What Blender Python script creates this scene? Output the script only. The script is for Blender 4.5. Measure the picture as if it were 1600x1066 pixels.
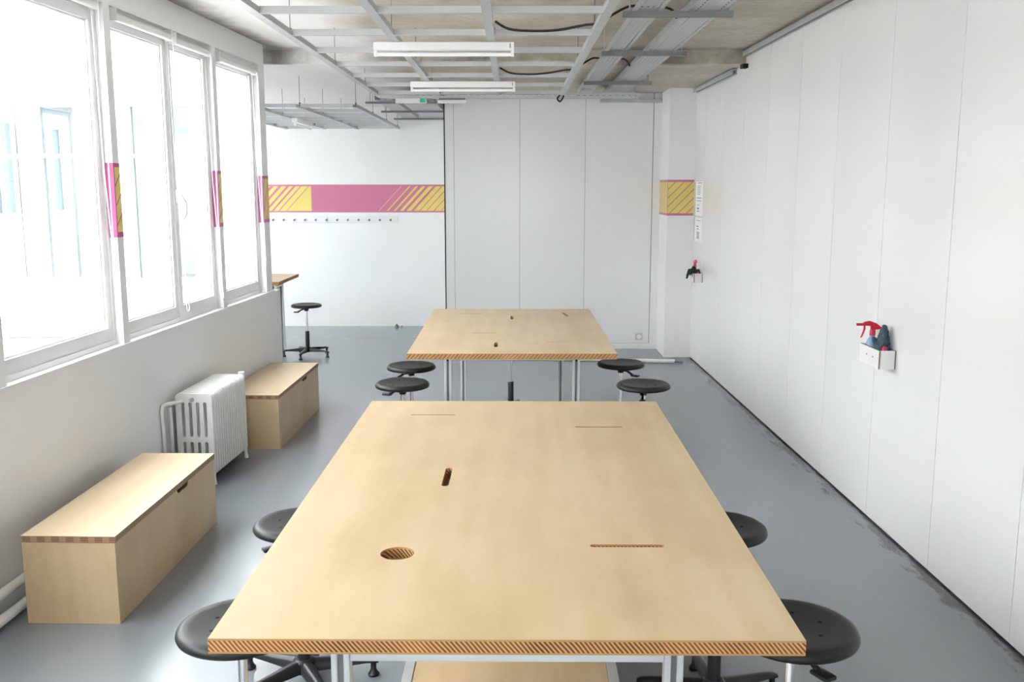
import bpy, bmesh, math, random
from mathutils import Vector, Matrix
random.seed(7)
R = math.radians
for o in list(bpy.data.objects): bpy.data.objects.remove(o, do_unlink=True)
scene = bpy.context.scene
C = scene.collection

# ------------------------------------------------------------------ camera
cam_d = bpy.data.cameras.new('camera'); cam = bpy.data.objects.new('camera', cam_d); C.objects.link(cam)
cam_d.sensor_width = 36.0; cam_d.lens = 33.75; cam_d.clip_start = 0.05; cam_d.clip_end = 200
cam.location = (0, 0, 2.0); cam.rotation_euler = (R(90) - math.atan(242/1500.0), 0, 0)
scene.camera = cam
# ------------------------------------------------------------------ sky (bright overcast) and exposure
world = bpy.data.worlds.new('World'); scene.world = world; world.use_nodes = True
bg = world.node_tree.nodes['Background']
bg.inputs['Color'].default_value = (0.97, 0.975, 1.0, 1); bg.inputs['Strength'].default_value = 3.2
scene.view_settings.view_transform = 'Standard'; scene.view_settings.look = 'None'
scene.view_settings.gamma = 1.0; scene.view_settings.use_curve_mapping = False
scene.view_settings.exposure = 2.43

def wx(y, o=0.0):                       # room face of the window wall (it runs slightly askew)
    return -2.19 + 0.052*(y - 8.52) + o
def W(y, o, z): return (wx(y, o), y, z)
def rx(y, o=0.0): return 2.24 - 0.0124*y - o     # room face of the panelled wall on the right

# ------------------------------------------------------------------ materials
def new_mat(name):
    m = bpy.data.materials.new(name); m.use_nodes = True
    nt = m.node_tree; b = nt.nodes['Principled BSDF']
    return m, nt, b
def N(nt, t, **kw):
    n = nt.nodes.new(t)
    for k, v in kw.items():
        if k in n.inputs: n.inputs[k].default_value = v
        else: setattr(n, k, v)
    return n
def ramp(nt, fac, stops):
    r = nt.nodes.new('ShaderNodeValToRGB'); e = r.color_ramp.elements
    while len(e) < len(stops): e.new(0.5)
    for i, (p, c) in enumerate(stops): e[i].position = p; e[i].color = (*c, 1)
    nt.links.new(fac, r.inputs['Fac']); return r.outputs['Color']
def coords(nt, scale=(1,1,1), rot=(0,0,0), kind='Object'):
    t = nt.nodes.new('ShaderNodeTexCoord'); mp = nt.nodes.new('ShaderNodeMapping')
    mp.inputs['Scale'].default_value = scale; mp.inputs['Rotation'].default_value = rot
    nt.links.new(t.outputs[kind], mp.inputs['Vector']); return mp.outputs['Vector']
def noise(nt, vec, scale, detail=4, rough=0.55):
    n = N(nt, 'ShaderNodeTexNoise'); n.inputs['Scale'].default_value = scale
    n.inputs['Detail'].default_value = detail; n.inputs['Roughness'].default_value = rough
    nt.links.new(vec, n.inputs['Vector']); return n.outputs['Fac']
def bump(nt, b, h, strength=0.1, dist=0.01):
    n = N(nt, 'ShaderNodeBump'); n.inputs['Strength'].default_value = strength; n.inputs['Distance'].default_value = dist
    nt.links.new(h, n.inputs['Height']); nt.links.new(n.outputs['Normal'], b.inputs['Normal'])
def math_n(nt, op, a, b=None, c=None):
    n = nt.nodes.new('ShaderNodeMath'); n.operation = op
    for i, v in enumerate((a, b, c)):
        if v is None: continue
        if isinstance(v, (int, float)): n.inputs[i].default_value = v
        else: nt.links.new(v, n.inputs[i])
    return n.outputs[0]
def mixc(nt, fac, a, b):
    n = nt.nodes.new('ShaderNodeMix'); n.data_type = 'RGBA'
    for s, v in ((0, fac), (6, a), (7, b)):
        if isinstance(v, (int, float)): n.inputs[s].default_value = v
        elif isinstance(v, tuple): n.inputs[s].default_value = (*v, 1)
        else: nt.links.new(v, n.inputs[s])
    return n.outputs[2]
def ramp_fac(nt, val, a, b, lo, hi):
    f = nt.nodes.new('ShaderNodeMapRange'); nt.links.new(val, f.inputs['Value'])
    for k, q in (('From Min', a), ('From Max', b), ('To Min', lo), ('To Max', hi)): f.inputs[k].default_value = q
    return f.outputs[0]
def simple(name, col, rough=0.5, metal=0.0, var=0.0, vscale=6.0, spec=0.5, bmp=0.0, bscale=120):
    m, nt, b = new_mat(name)
    b.inputs['Base Color'].default_value = (*col, 1); b.inputs['Roughness'].default_value = rough
    b.inputs['Metallic'].default_value = metal; b.inputs['Specular IOR Level'].default_value = spec
    v = coords(nt)
    if var > 0:
        f = noise(nt, v, vscale)
        nt.links.new(ramp(nt, f, [(0.3, tuple(c*(1-var) for c in col)), (0.7, tuple(min(1, c*(1+var)) for c in col))]), b.inputs['Base Color'])
    if bmp > 0: bump(nt, b, noise(nt, v, bscale, 2), bmp, 0.002)
    return m

M = {}
M['wall'] = simple('white_wall_paint', (0.87, 0.868, 0.865), 0.55, var=0.02, vscale=1.2, bmp=0.08, bscale=60)
M['panel'] = simple('white_panel', (0.85, 0.85, 0.85), 0.22, var=0.012, vscale=0.8, spec=0.45)
M['gap'] = simple('panel_gap', (0.16, 0.16, 0.16), 0.8)
M['white'] = simple('white_gloss_paint', (0.84, 0.84, 0.84), 0.3, var=0.01)
M['whiteplastic'] = simple('white_plastic', (0.82, 0.82, 0.80), 0.35)
M['socket'] = simple('aged_white_plastic', (0.60, 0.595, 0.575), 0.4)
M['chain'] = simple('white_chain', (0.9, 0.9, 0.9), 0.3)
M['radiator'] = simple('radiator_enamel', (0.84, 0.84, 0.825), 0.32, var=0.02)
M['black'] = simple('black_polyurethane', (0.012, 0.0135, 0.0125), 0.40, var=0.1, vscale=30, spec=0.28)
M['blackplastic'] = simple('black_plastic', (0.014, 0.015, 0.017), 0.35, var=0.08, spec=0.35)
M['hole'] = simple('dark_hole', (0.004, 0.004, 0.004), 0.9)
M['chrome'] = simple('chrome', (0.75, 0.75, 0.76), 0.16, metal=1.0)
M['alu'] = simple('anodised_aluminium', (0.62, 0.64, 0.655), 0.42, metal=0.55, var=0.03)
M['aludark'] = simple('profile_groove', (0.16, 0.165, 0.17), 0.6, metal=0.3)
M['galv'] = simple('galvanised_steel', (0.50, 0.515, 0.52), 0.42, metal=0.35, var=0.05, vscale=12)
M['galvdark'] = simple('dull_steel_bar', (0.21, 0.22, 0.22), 0.5, metal=0.3, var=0.06)
M['cable'] = simple('black_cable', (0.02, 0.02, 0.022), 0.5)
M['lamp'] = simple('lamp_white_sheet', (0.86, 0.86, 0.85), 0.35)
M['tube'] = simple('unlit_fluorescent_tube', (0.93, 0.93, 0.93), 0.2)
M['green'] = simple('green_pictogram', (0.05, 0.55, 0.28), 0.4)
M['magenta'] = simple('magenta_vinyl', (0.60, 0.175, 0.30), 0.38, var=0.02)
M['magentad'] = simple('magenta_vinyl_gloss', (0.52, 0.07, 0.27), 0.3, var=0.02)
M['yellow'] = simple('yellow_vinyl', (0.80, 0.64, 0.17), 0.4, var=0.03)
M['paper'] = simple('white_paper', (0.86, 0.86, 0.86), 0.7)
M['ink'] = simple('grey_print', (0.22, 0.21, 0.25), 0.8)
M['inkred'] = simple('red_print', (0.45, 0.12, 0.2), 0.8)
M['red'] = simple('red_plastic', (0.60, 0.012, 0.035), 0.3)
M['cloth'] = simple('dark_blue_cloth', (0.045, 0.075, 0.105), 0.85, var=0.35, vscale=40, bmp=0.4, bscale=150)
M['cloth2'] = simple('black_green_cloth', (0.014, 0.022, 0.024), 0.85, var=0.3, vscale=40, bmp=0.4, bscale=150)
M['bottle'] = simple('pale_blue_bottle', (0.50, 0.60, 0.72), 0.25)
M['blue'] = simple('blue_cleaner', (0.22, 0.36, 0.58), 0.2)
M['boxwhite'] = simple('white_melamine', (0.80, 0.79, 0.78), 0.4)
M['plyedge'] = simple('brown_ply_edge', (0.22, 0.17, 0.15), 0.6, var=0.2, vscale=90)
M['facade'] = simple('pale_render', (0.78, 0.78, 0.76), 0.8, var=0.04, vscale=0.6)
M['facadeband'] = simple('grey_stone_band', (0.30, 0.30, 0.30), 0.8)
M['extglass'] = simple('far_window_glass', (0.055, 0.065, 0.075), 0.3, var=0.15, vscale=0.7, spec=0.2)
M['extroof'] = simple('pale_roof_gravel', (0.42, 0.42, 0.415), 0.7, var=0.03, vscale=1.0)
M['bounce_slab'] = simple('white_bounce_slab', (0.60, 0.60, 0.59), 0.7)
M['panelr'] = simple('white_board', (0.79, 0.79, 0.79), 0.14, var=0.012, vscale=0.8, spec=0.5)
M['seam'] = simple('roof_seam', (0.42, 0.42, 0.42), 0.7)

def concrete():
    m, nt, b = new_mat('board_marked_concrete'); v = coords(nt)
    n1 = noise(nt, v, 0.9, 5, 0.6); n2 = noise(nt, coords(nt, (1.0, 5.0, 1.0)), 3.0, 6, 0.65); n3 = noise(nt, v, 55, 3, 0.6)
    c1 = ramp(nt, n1, [(0.30, (0.50, 0.455, 0.37)), (0.55, (0.63, 0.59, 0.51)), (0.78, (0.78, 0.75, 0.69))])
    c2 = ramp(nt, n2, [(0.28, (0.66, 0.63, 0.57)), (0.60, (1, 1, 1))])
    mul = nt.nodes.new('ShaderNodeMix'); mul.data_type = 'RGBA'; mul.blend_type = 'MULTIPLY'; mul.inputs[0].default_value = 0.35
    nt.links.new(c1, mul.inputs[6]); nt.links.new(c2, mul.inputs[7])
    col = mul.outputs[2]
    n4 = noise(nt, v, 17, 5, 0.75)
    col = mixc(nt, ramp_fac(nt, n4, 0.44, 0.62, 0.0, 0.38), col, (0.46, 0.38, 0.29))
    # daylight falloff put into the slab colour: paler window-side strip with ragged edge
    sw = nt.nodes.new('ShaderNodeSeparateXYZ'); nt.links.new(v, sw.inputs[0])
    day_falloff = ramp_fac(nt, math_n(nt, 'ADD', sw.outputs['X'], math_n(nt, 'MULTIPLY', noise(nt, v, 1.6, 4, 0.6), 0.9)), -1.0, -0.55, 1.0, 0.0)
    col = mixc(nt, math_n(nt, 'MULTIPLY', day_falloff, 0.88), col, (0.86, 0.845, 0.825))
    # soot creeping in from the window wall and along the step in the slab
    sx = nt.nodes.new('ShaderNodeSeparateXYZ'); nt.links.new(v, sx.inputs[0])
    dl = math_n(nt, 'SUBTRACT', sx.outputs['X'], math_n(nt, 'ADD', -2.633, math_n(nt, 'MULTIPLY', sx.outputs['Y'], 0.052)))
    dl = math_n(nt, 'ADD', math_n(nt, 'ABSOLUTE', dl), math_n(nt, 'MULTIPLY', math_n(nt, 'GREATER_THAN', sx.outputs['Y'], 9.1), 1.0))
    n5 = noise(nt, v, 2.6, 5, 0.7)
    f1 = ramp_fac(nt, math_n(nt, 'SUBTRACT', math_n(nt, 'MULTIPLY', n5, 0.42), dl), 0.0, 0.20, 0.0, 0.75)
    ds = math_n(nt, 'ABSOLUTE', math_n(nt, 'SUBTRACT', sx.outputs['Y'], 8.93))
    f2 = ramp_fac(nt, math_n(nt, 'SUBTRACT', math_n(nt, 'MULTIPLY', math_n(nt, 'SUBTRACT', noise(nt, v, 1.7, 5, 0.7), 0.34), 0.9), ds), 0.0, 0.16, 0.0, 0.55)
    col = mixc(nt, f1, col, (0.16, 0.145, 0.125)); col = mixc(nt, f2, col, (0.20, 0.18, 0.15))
    nt.links.new(col, b.inputs['Base Color']); b.inputs['Roughness'].default_value = 0.85
    bump(nt, b, math_n(nt, 'ADD', n3, math_n(nt, 'MULTIPLY', n2, 2.0)), 0.35, 0.01)
    return m
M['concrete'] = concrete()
M['stain'] = simple('sooty_concrete', (0.17, 0.155, 0.135), 0.9, var=0.35, vscale=7, bmp=0.3, bscale=40)

def floor_mat():
    m, nt, b = new_mat('grey_floor_coating'); v = coords(nt)
    n1 = noise(nt, v, 0.7, 2, 0.4)
    base = ramp(nt, n1, [(0.3, (0.205, 0.228, 0.250)), (0.7, (0.213, 0.236, 0.258))])
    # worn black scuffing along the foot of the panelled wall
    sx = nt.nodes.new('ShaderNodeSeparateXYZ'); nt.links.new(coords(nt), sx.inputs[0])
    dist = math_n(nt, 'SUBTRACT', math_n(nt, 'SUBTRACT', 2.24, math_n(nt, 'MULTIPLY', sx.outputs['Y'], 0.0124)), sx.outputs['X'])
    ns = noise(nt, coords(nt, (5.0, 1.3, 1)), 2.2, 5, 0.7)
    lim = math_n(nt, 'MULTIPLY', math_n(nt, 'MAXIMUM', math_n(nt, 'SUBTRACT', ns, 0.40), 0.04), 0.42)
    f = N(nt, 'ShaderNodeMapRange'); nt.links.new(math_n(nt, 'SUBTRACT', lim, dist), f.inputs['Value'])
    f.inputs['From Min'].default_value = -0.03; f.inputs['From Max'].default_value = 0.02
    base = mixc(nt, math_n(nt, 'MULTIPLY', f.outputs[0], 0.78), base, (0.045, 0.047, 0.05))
    nt.links.new(base, b.inputs['Base Color'])
    b.inputs['Roughness'].default_value = 0.20
    b.inputs['Specular IOR Level'].default_value = 1.0
    return m
M['floor'] = floor_mat()

def veneer(name, dark, mid, light, along='Y', rough=0.36):
    m, nt, b = new_mat(name)
    sc = {'Y': (7.0, 1.0, 7.0), 'X': (1.0, 7.0, 7.0), 'Z': (7.0, 7.0, 1.0)}[along]
    v = coords(nt, sc); v0 = coords(nt)
    n1 = noise(nt, v, 0.9, 4, 0.55); n2 = noise(nt, v, 9.0, 4, 0.6); n3 = noise(nt, coords(nt, (1.0, 0.6, 1.0)), 2.6, 4, 0.6)
    w = nt.nodes.new('ShaderNodeTexWave'); w.inputs['Scale'].default_value = 0.35; w.inputs['Distortion'].default_value = 9.0
    w.inputs['Detail'].default_value = 2.0; w.inputs['Detail Scale'].default_value = 1.1; nt.links.new(v, w.inputs['Vector'])
    f = math_n(nt, 'ADD', math_n(nt, 'MULTIPLY', n1, 0.36), math_n(nt, 'ADD', math_n(nt, 'MULTIPLY', n3, 0.55), math_n(nt, 'MULTIPLY', w.outputs['Fac'], 0.05)))
    f = math_n(nt, 'ADD', f, math_n(nt, 'MULTIPLY', math_n(nt, 'SUBTRACT', n2, 0.5), 0.12))
    nt.links.new(ramp(nt, f, [(0.34, dark), (0.5, mid), (0.66, light)]), b.inputs['Base Color'])
    b.inputs['Roughness'].default_value = rough
    return m
M['birch'] = veneer('birch_veneer', (0.505, 0.365, 0.212), (0.575, 0.432, 0.265), (0.635, 0.495, 0.325))
M['birch2'] = veneer('bench_veneer', (0.50, 0.355, 0.20), (0.57, 0.42, 0.25), (0.63, 0.475, 0.295), 'Z', 0.42)
M['birch3'] = veneer('bench_lid_veneer', (0.60, 0.45, 0.285), (0.66, 0.51, 0.335), (0.70, 0.555, 0.38), 'Y', 0.32)

def core(name, kx, ky, kz, pitch, z0, z1, skin, duty=0.5, dark=(0.115, 0.042, 0.016), light=(0.56, 0.335, 0.145)):
    # solid laminated core: leaning strips of two woods between thin face plies
    m, nt, b = new_mat(name); s = nt.nodes.new('ShaderNodeSeparateXYZ'); v = coords(nt)
    nt.links.new(v, s.inputs[0])
    t = math_n(nt, 'ADD', math_n(nt, 'MULTIPLY', s.outputs['X'], kx/pitch), math_n(nt, 'ADD', math_n(nt, 'MULTIPLY', s.outputs['Y'], ky/pitch), math_n(nt, 'MULTIPLY', s.outputs['Z'], kz/pitch)))
    t = math_n(nt, 'ADD', t, math_n(nt, 'MULTIPLY', noise(nt, v, 9, 2), 0.9))
    st = math_n(nt, 'LESS_THAN', math_n(nt, 'FRACT', t), duty)
    nv = noise(nt, coords(nt, (1.0, 1.0, 0.2)), 5.5, 3)
    dk = ramp(nt, nv, [(0.35, dark), (0.65, tuple(min(1, c*2.1) for c in dark))])
    lt = ramp(nt, nv, [(0.3, tuple(c*0.78 for c in light)), (0.7, light)])
    col = mixc(nt, st, lt, dk)
    mid = (z0+z1)/2; half = (z1-z0)/2 - skin
    edge = math_n(nt, 'GREATER_THAN', math_n(nt, 'ABSOLUTE', math_n(nt, 'SUBTRACT', s.outputs['Z'], mid)), half)
    col = mixc(nt, edge, col, (0.40, 0.225, 0.095))
    nt.links.new(col, b.inputs['Base Color']); b.inputs['Roughness'].default_value = 0.7; b.inputs['Specular IOR Level'].default_value = 0.12
    return m
M['core1'] = core('laminated_core_left_leaning', 1.0, 0, 0.85, 0.0123, 0.849, 0.889, 0.0055)
M['core2'] = core('laminated_core_right_leaning', 1.0, 0, -0.95, 0.027, 0.84, 0.88, 0.004, 0.42, dark=(0.17, 0.075, 0.032), light=(0.50, 0.30, 0.14))
M['core3'] = core('laminated_core_table_beyond', 1.0, 0, 0.85, 0.0123, 0.86, 0.90, 0.0055)
def lid_core():
    m, nt, b = new_mat('laminated_lid_edge'); s = nt.nodes.new('ShaderNodeSeparateXYZ'); v = coords(nt); nt.links.new(v, s.inputs[0])
    ge = nt.nodes.new('ShaderNodeTexCoord'); sn = nt.nodes.new('ShaderNodeSeparateXYZ'); nt.links.new(ge.outputs['Normal'], sn.inputs[0])
    longside = math_n(nt, 'GREATER_THAN', math_n(nt, 'ABSOLUTE', sn.outputs['X']), 0.7)
    a = math_n(nt, 'LESS_THAN', math_n(nt, 'FRACT', math_n(nt, 'ADD', math_n(nt, 'MULTIPLY', s.outputs['Y'], 60.0), math_n(nt, 'MULTIPLY', s.outputs['Z'], 14.0))), 0.5)
    bl = math_n(nt, 'LESS_THAN', math_n(nt, 'FRACT', math_n(nt, 'ADD', math_n(nt, 'MULTIPLY', s.outputs['X'], 15.0), 0.13)), 0.55)
    ln = math_n(nt, 'GREATER_THAN', math_n(nt, 'FRACT', math_n(nt, 'MULTIPLY', s.outputs['Z'], 125.0)), 0.28)
    sh = math_n(nt, 'MULTIPLY', bl, ln)
    lit = math_n(nt, 'MULTIPLY', math_n(nt, 'SUBTRACT', 1.0, ln), 0.8)
    cl = mixc(nt, a, (0.40, 0.27, 0.17), (0.185, 0.12, 0.085))
    cs = mixc(nt, sh, (0.33, 0.20, 0.12), (0.15, 0.055, 0.03)); cs = mixc(nt, lit, cs, (0.50, 0.33, 0.18))
    col = mixc(nt, longside, cs, cl)
    ed = math_n(nt, 'GREATER_THAN', math_n(nt, 'ABSOLUTE', math_n(nt, 'SUBTRACT', s.outputs['Z'], 0.409)), 0.0125)
    col = mixc(nt, ed, col, (0.30, 0.19, 0.115))
    nt.links.new(col, b.inputs['Base Color']); b.inputs['Roughness'].default_value = 0.55
    return m
M['lidcore'] = lid_core()

def glass_mat(nm='window_glass', tc=(0.97, 0.985, 0.98)):
    m = bpy.data.materials.new(nm); m.use_nodes = True; nt = m.node_tree
    nt.nodes.clear(); out = nt.nodes.new('ShaderNodeOutputMaterial')
    tr = nt.nodes.new('ShaderNodeBsdfTransparent'); tr.inputs['Color'].default_value = (*tc, 1)
    gl = nt.nodes.new('ShaderNodeBsdfGlossy'); gl.inputs['Roughness'].default_value = 0.02
    mx = nt.nodes.new('ShaderNodeMixShader'); mx.inputs[0].default_value = 0.04
    nt.links.new(tr.outputs[0], mx.inputs[1]); nt.links.new(gl.outputs[0], mx.inputs[2]); nt.links.new(mx.outputs[0], out.inputs[0])
    return m
M['glass'] = glass_mat(); M['glasstint'] = glass_mat('tinted_glass', (0.69, 0.745, 0.765))

def perforated(ax='X', nm='perforated_tray_steel', k=30.0, off=0.0, duty=0.30):
    m, nt, b = new_mat(nm); b.inputs['Base Color'].default_value = (0.56, 0.58, 0.59, 1)
    b.inputs['Metallic'].default_value = 0.3; b.inputs['Roughness'].default_value = 0.42
    s = nt.nodes.new('ShaderNodeSeparateXYZ'); nt.links.new(coords(nt), s.inputs[0])
    a = math_n(nt, 'LESS_THAN', math_n(nt, 'FRACT', math_n(nt, 'MULTIPLY', s.outputs['Y'], 16.0)), 0.55)
    c = math_n(nt, 'LESS_THAN', math_n(nt, 'FRACT', math_n(nt, 'ADD', math_n(nt, 'MULTIPLY', s.outputs[ax], k), off)), duty)
    hole = math_n(nt, 'MULTIPLY', a, c)
    tr = nt.nodes.new('ShaderNodeBsdfTransparent'); mx = nt.nodes.new('ShaderNodeMixShader')
    out = nt.nodes['Material Output']
    nt.links.new(hole, mx.inputs[0]); nt.links.new(b.outputs[0], mx.inputs[1]); nt.links.new(tr.outputs[0], mx.inputs[2])
    nt.links.new(mx.outputs[0], out.inputs['Surface'])
    return m
M['perf'] = perforated(); M['perfside'] = perforated('Z', 'perforated_tray_side', 18.0, 0.55, 0.28)

# ------------------------------------------------------------------ mesh helpers
class MB:
    def __init__(s): s.v = []; s.f = []; s.mi = []
    def add(s, vs, fs, mi=0):
        n = len(s.v); s.v += [tuple(p) for p in vs]; s.f += [tuple(i+n for i in q) for q in fs]; s.mi += [mi]*len(fs); return s
    def bm(s, b, mi=0, mat=None):
        b.verts.index_update()
        vs = [(mat @ v.co if mat else v.co)[:] for v in b.verts]
        s.add(vs, [[v.index for v in f.verts] for f in b.faces], mi); b.free(); return s
    def box(s, x0, x1, y0, y1, z0, z1, mi=0, bev=0.0, seg=2, mat=None):
        b = bmesh.new(); bmesh.ops.create_cube(b, size=1.0)
        bmesh.ops.scale(b, vec=(x1-x0, y1-y0, z1-z0), verts=b.verts)
        bmesh.ops.translate(b, vec=((x0+x1)/2, (y0+y1)/2, (z0+z1)/2), verts=b.verts)
        if bev > 0: bmesh.ops.bevel(b, geom=b.edges[:], offset=bev, segments=seg, profile=0.5, affect='EDGES')
        return s.bm(b, mi, mat)
    def hexa(s, p, mi=0):     # 8 corners: bottom ring then top ring
        return s.add(p, [(3,2,1,0),(4,5,6,7),(0,1,5,4),(1,2,6,5),(2,3,7,6),(3,0,4,7)], mi)
    def lathe(s, prof, n=32, mi=0, mat=None):
        vs = []; fs = []; k = len(prof)
        for i in range(n):
            a = 2*math.pi*i/n
            for r, z in prof: vs.append((r*math.cos(a), r*math.sin(a), z))
        for i in range(n):
            j = (i+1) % n
            for q in range(k-1): fs.append((i*k+q, j*k+q, j*k+q+1, i*k+q+1))
        if prof[0][0] > 1e-6: fs.append(tuple(i*k for i in range(n))[::-1])
        if prof[-1][0] > 1e-6: fs.append(tuple(i*k+k-1 for i in range(n)))
        if mat: vs = [(mat @ Vector(p))[:] for p in vs]
        return s.add(vs, fs, mi)
    def tube(s, pts, r, n=10, mi=0, cap=True):
        pts = [Vector(p) for p in pts]; rs = r if isinstance(r, (list, tuple)) else [r]*len(pts)
        vs = []; fs = []; ref = None
        for i, p in enumerate(pts):
            t = (pts[min(i+1, len(pts)-1)] - pts[max(i-1, 0)]).normalized()
            if ref is None: ref = t.orthogonal().normalized()
            ref = (ref - t*ref.dot(t)).normalized(); b = t.cross(ref)
            for k in range(n):
                a = 2*math.pi*k/n; vs.append((p + (ref*math.cos(a) + b*math.sin(a))*rs[i])[:])
        for i in range(len(pts)-1):
            for k in range(n):
                l = (k+1) % n; fs.append((i*n+k, i*n+l, (i+1)*n+l, (i+1)*n+k))
        if cap:
            fs.append(tuple(range(n))[::-1]); fs.append(tuple((len(pts)-1)*n+k for k in range(n)))
        return s.add(vs, fs, mi)
    def plate(s, loops, t0, t1, axis='Z', mi_face=0, mi_side=0, off=(0,0,0)):
        # outline with holes (2-D loops), thickness along axis; through-holes are real
        b = bmesh.new()
        def P3(u, v, t):
            return {'Z': (u, v, t), 'Y': (u, t, v), 'X': (t, u, v)}[axis]
        tops = []; sides = []
        for lp in loops:
            a = [b.verts.new(P3(u, v, t1)) for u, v in lp]; c = [b.verts.new(P3(u, v, t0)) for u, v in lp]
            n = len(lp)
            ea = [b.edges.new((a[i], a[(i+1) % n])) for i in range(n)]; ec = [b.edges.new((c[i], c[(i+1) % n])) for i in range(n)]
            tops.append((ea, ec)); sides.append((a, c, n))
        r1 = bmesh.ops.triangle_fill(b, use_beauty=True, edges=[e for t in tops for e in t[0]])
        r2 = bmesh.ops.triangle_fill(b, use_beauty=True, edges=[e for t in tops for e in t[1]])
        for f in b.faces: f.material_index = mi_face
        for a, c, n in sides:
            for i in range(n):
                j = (i+1) % n
                f = b.faces.new((a[i], a[j], c[j], c[i])); f.material_index = mi_side
        bmesh.ops.recalc_face_normals(b, faces=b.faces[:])
        bmesh.ops.translate(b, vec=off, verts=b.verts)
        b.verts.index_update(); n0 = len(s.v)
        s.v += [v.co[:] for v in b.verts]
        for f in b.faces: s.f.append(tuple(v.index+n0 for v in f.verts)); s.mi.append(f.material_index)
        b.free(); return s
    def build(s, name, mats, parent=None, smooth=None, loc=None, rz=0.0, fix=True):
        me = bpy.data.meshes.new(name); me.from_pydata(s.v, [], s.f)
        if not isinstance(mats, (list, tuple)): mats = [mats]
        for m in mats: me.materials.append(m)
        for p, i in zip(me.polygons, s.mi): p.material_index = i
        if fix:
            b = bmesh.new(); b.from_mesh(me); bmesh.ops.recalc_face_normals(b, faces=b.faces[:]); b.to_mesh(me); b.free()
        if smooth:
            me.shade_smooth(); me.set_sharp_from_angle(angle=R(smooth))
        me.update(); o = bpy.data.objects.new(name, me); C.objects.link(o)
        if parent: o.parent = parent
        if loc: o.location = loc
        if rz: o.rotation_euler = (0, 0, rz)
        return o
def empty(name, loc=(0,0,0), rz=0.0):
    o = bpy.data.objects.new(name, None); C.objects.link(o); o.location = loc; o.rotation_euler = (0, 0, rz)
    o.empty_display_size = 0.1; return o
def tag(o, label, cat=None, group=None):
    o['label'] = label
    if cat: o['category'] = cat
    if group: o['group'] = group
    return o
def struct(o, label=None):
    o['kind'] = 'structure'
    if label: o['label'] = label
    return o
def kids(o): return [c for c in bpy.data.objects if c.parent == o]
def copy_tree(o, parent=None):
    c = o.copy(); C.objects.link(c)
    if parent: c.parent = parent
    for ch in kids(o): copy_tree(ch, c)
    return c
def inst(src, parent, loc, name=None):       # alike piece sharing mesh data
    c = src.copy(); C.objects.link(c); c.parent = parent; c.location = loc; return c
def circle(cx, cy, r, n=28): return [(cx+r*math.cos(2*math.pi*i/n), cy+r*math.sin(2*math.pi*i/n)) for i in range(n)]
def slot(cx, cy, L, w, ang=0.0, n=6):
    pts = []; h = L/2 - w/2
    for i in range(n+1):
        a = -math.pi/2 + math.pi*i/n; pts.append((h + w/2*math.cos(a), w/2*math.sin(a)))
    for i in range(n+1):
        a = math.pi/2 + math.pi*i/n; pts.append((-h + w/2*math.cos(a), w/2*math.sin(a)))
    ca, sa = math.cos(ang), math.sin(ang)
    return [(cx + x*ca - y*sa, cy + x*sa + y*ca) for x, y in pts]
def clip(poly, u0, u1, v0, v1):
    def cut(ps, ins, inter):
        out = []
        for i in range(len(ps)):
            a, b = ps[i-1], ps[i]
            if ins(b):
                if not ins(a): out.append(inter(a, b))
                out.append(b)
            elif ins(a): out.append(inter(a, b))
        return out
    for k, lim, sg in ((0, u0, 1), (0, u1, -1), (1, v0, 1), (1, v1, -1)):
        if not poly: break
        poly = cut(poly, lambda p: sg*(p[k]-lim) >= -1e-9, lambda a, b: tuple(a[q] + (b[q]-a[q])*(lim-a[k])/(b[k]-a[k]) if q != k else lim for q in (0, 1)))
    return poly

# ================================================================== THE SETTING
YB = -2.5      # wall behind the camera
m = MB(); m.box(-6.2, 2.5, YB, 14.0, -0.1, 0.0)
struct(m.build('floor', M['floor']), 'grey coated floor scuffed black along the panelled wall')
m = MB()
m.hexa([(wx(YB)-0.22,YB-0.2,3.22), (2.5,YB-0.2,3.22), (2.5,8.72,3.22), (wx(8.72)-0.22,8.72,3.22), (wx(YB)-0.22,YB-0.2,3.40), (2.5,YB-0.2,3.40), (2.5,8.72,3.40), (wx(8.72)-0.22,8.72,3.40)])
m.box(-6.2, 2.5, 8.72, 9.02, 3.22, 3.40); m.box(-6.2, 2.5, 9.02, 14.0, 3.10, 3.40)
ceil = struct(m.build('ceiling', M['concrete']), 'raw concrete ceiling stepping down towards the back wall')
# --- window wall -------------------------------------------------------------
def wseg(mb, y0, y1, o0, o1, z0, z1, mi=0):
    mb.hexa([W(y0,o0,z0), W(y0,o1,z0), W(y1,o1,z0), W(y1,o0,z0), W(y0,o0,z1), W(y0,o1,z1), W(y1,o1,z1), W(y1,o0,z1)], mi)
m = MB(); wseg(m, YB, 8.94, -0.22, 0.0, 0.0, 1.047); wseg(m, YB, 8.70, -0.22, 0.0, 3.035, 3.22)
wl = struct(m.build('wall_left', M['wall']), 'white window wall with low parapet on the left')
m = MB(); wseg(m, YB, 8.75, -0.10, 0.012, 1.047, 1.062)
s_ = m.build('sill', M['white'], wl)
POSTS = [(-2.5,-2.3), (-0.75,-0.60), (0.95,1.10), (2.65,2.80), (4.38,4.47), (5.71,5.79), (7.43,7.51), (8.54,8.70)]
for a, b in POSTS:
    m = MB(); wseg(m, a, b, -0.20, 0.0 if b < 8 else 0.0, 1.062, 3.035); m.build('post', M['white'], wl)

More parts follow.
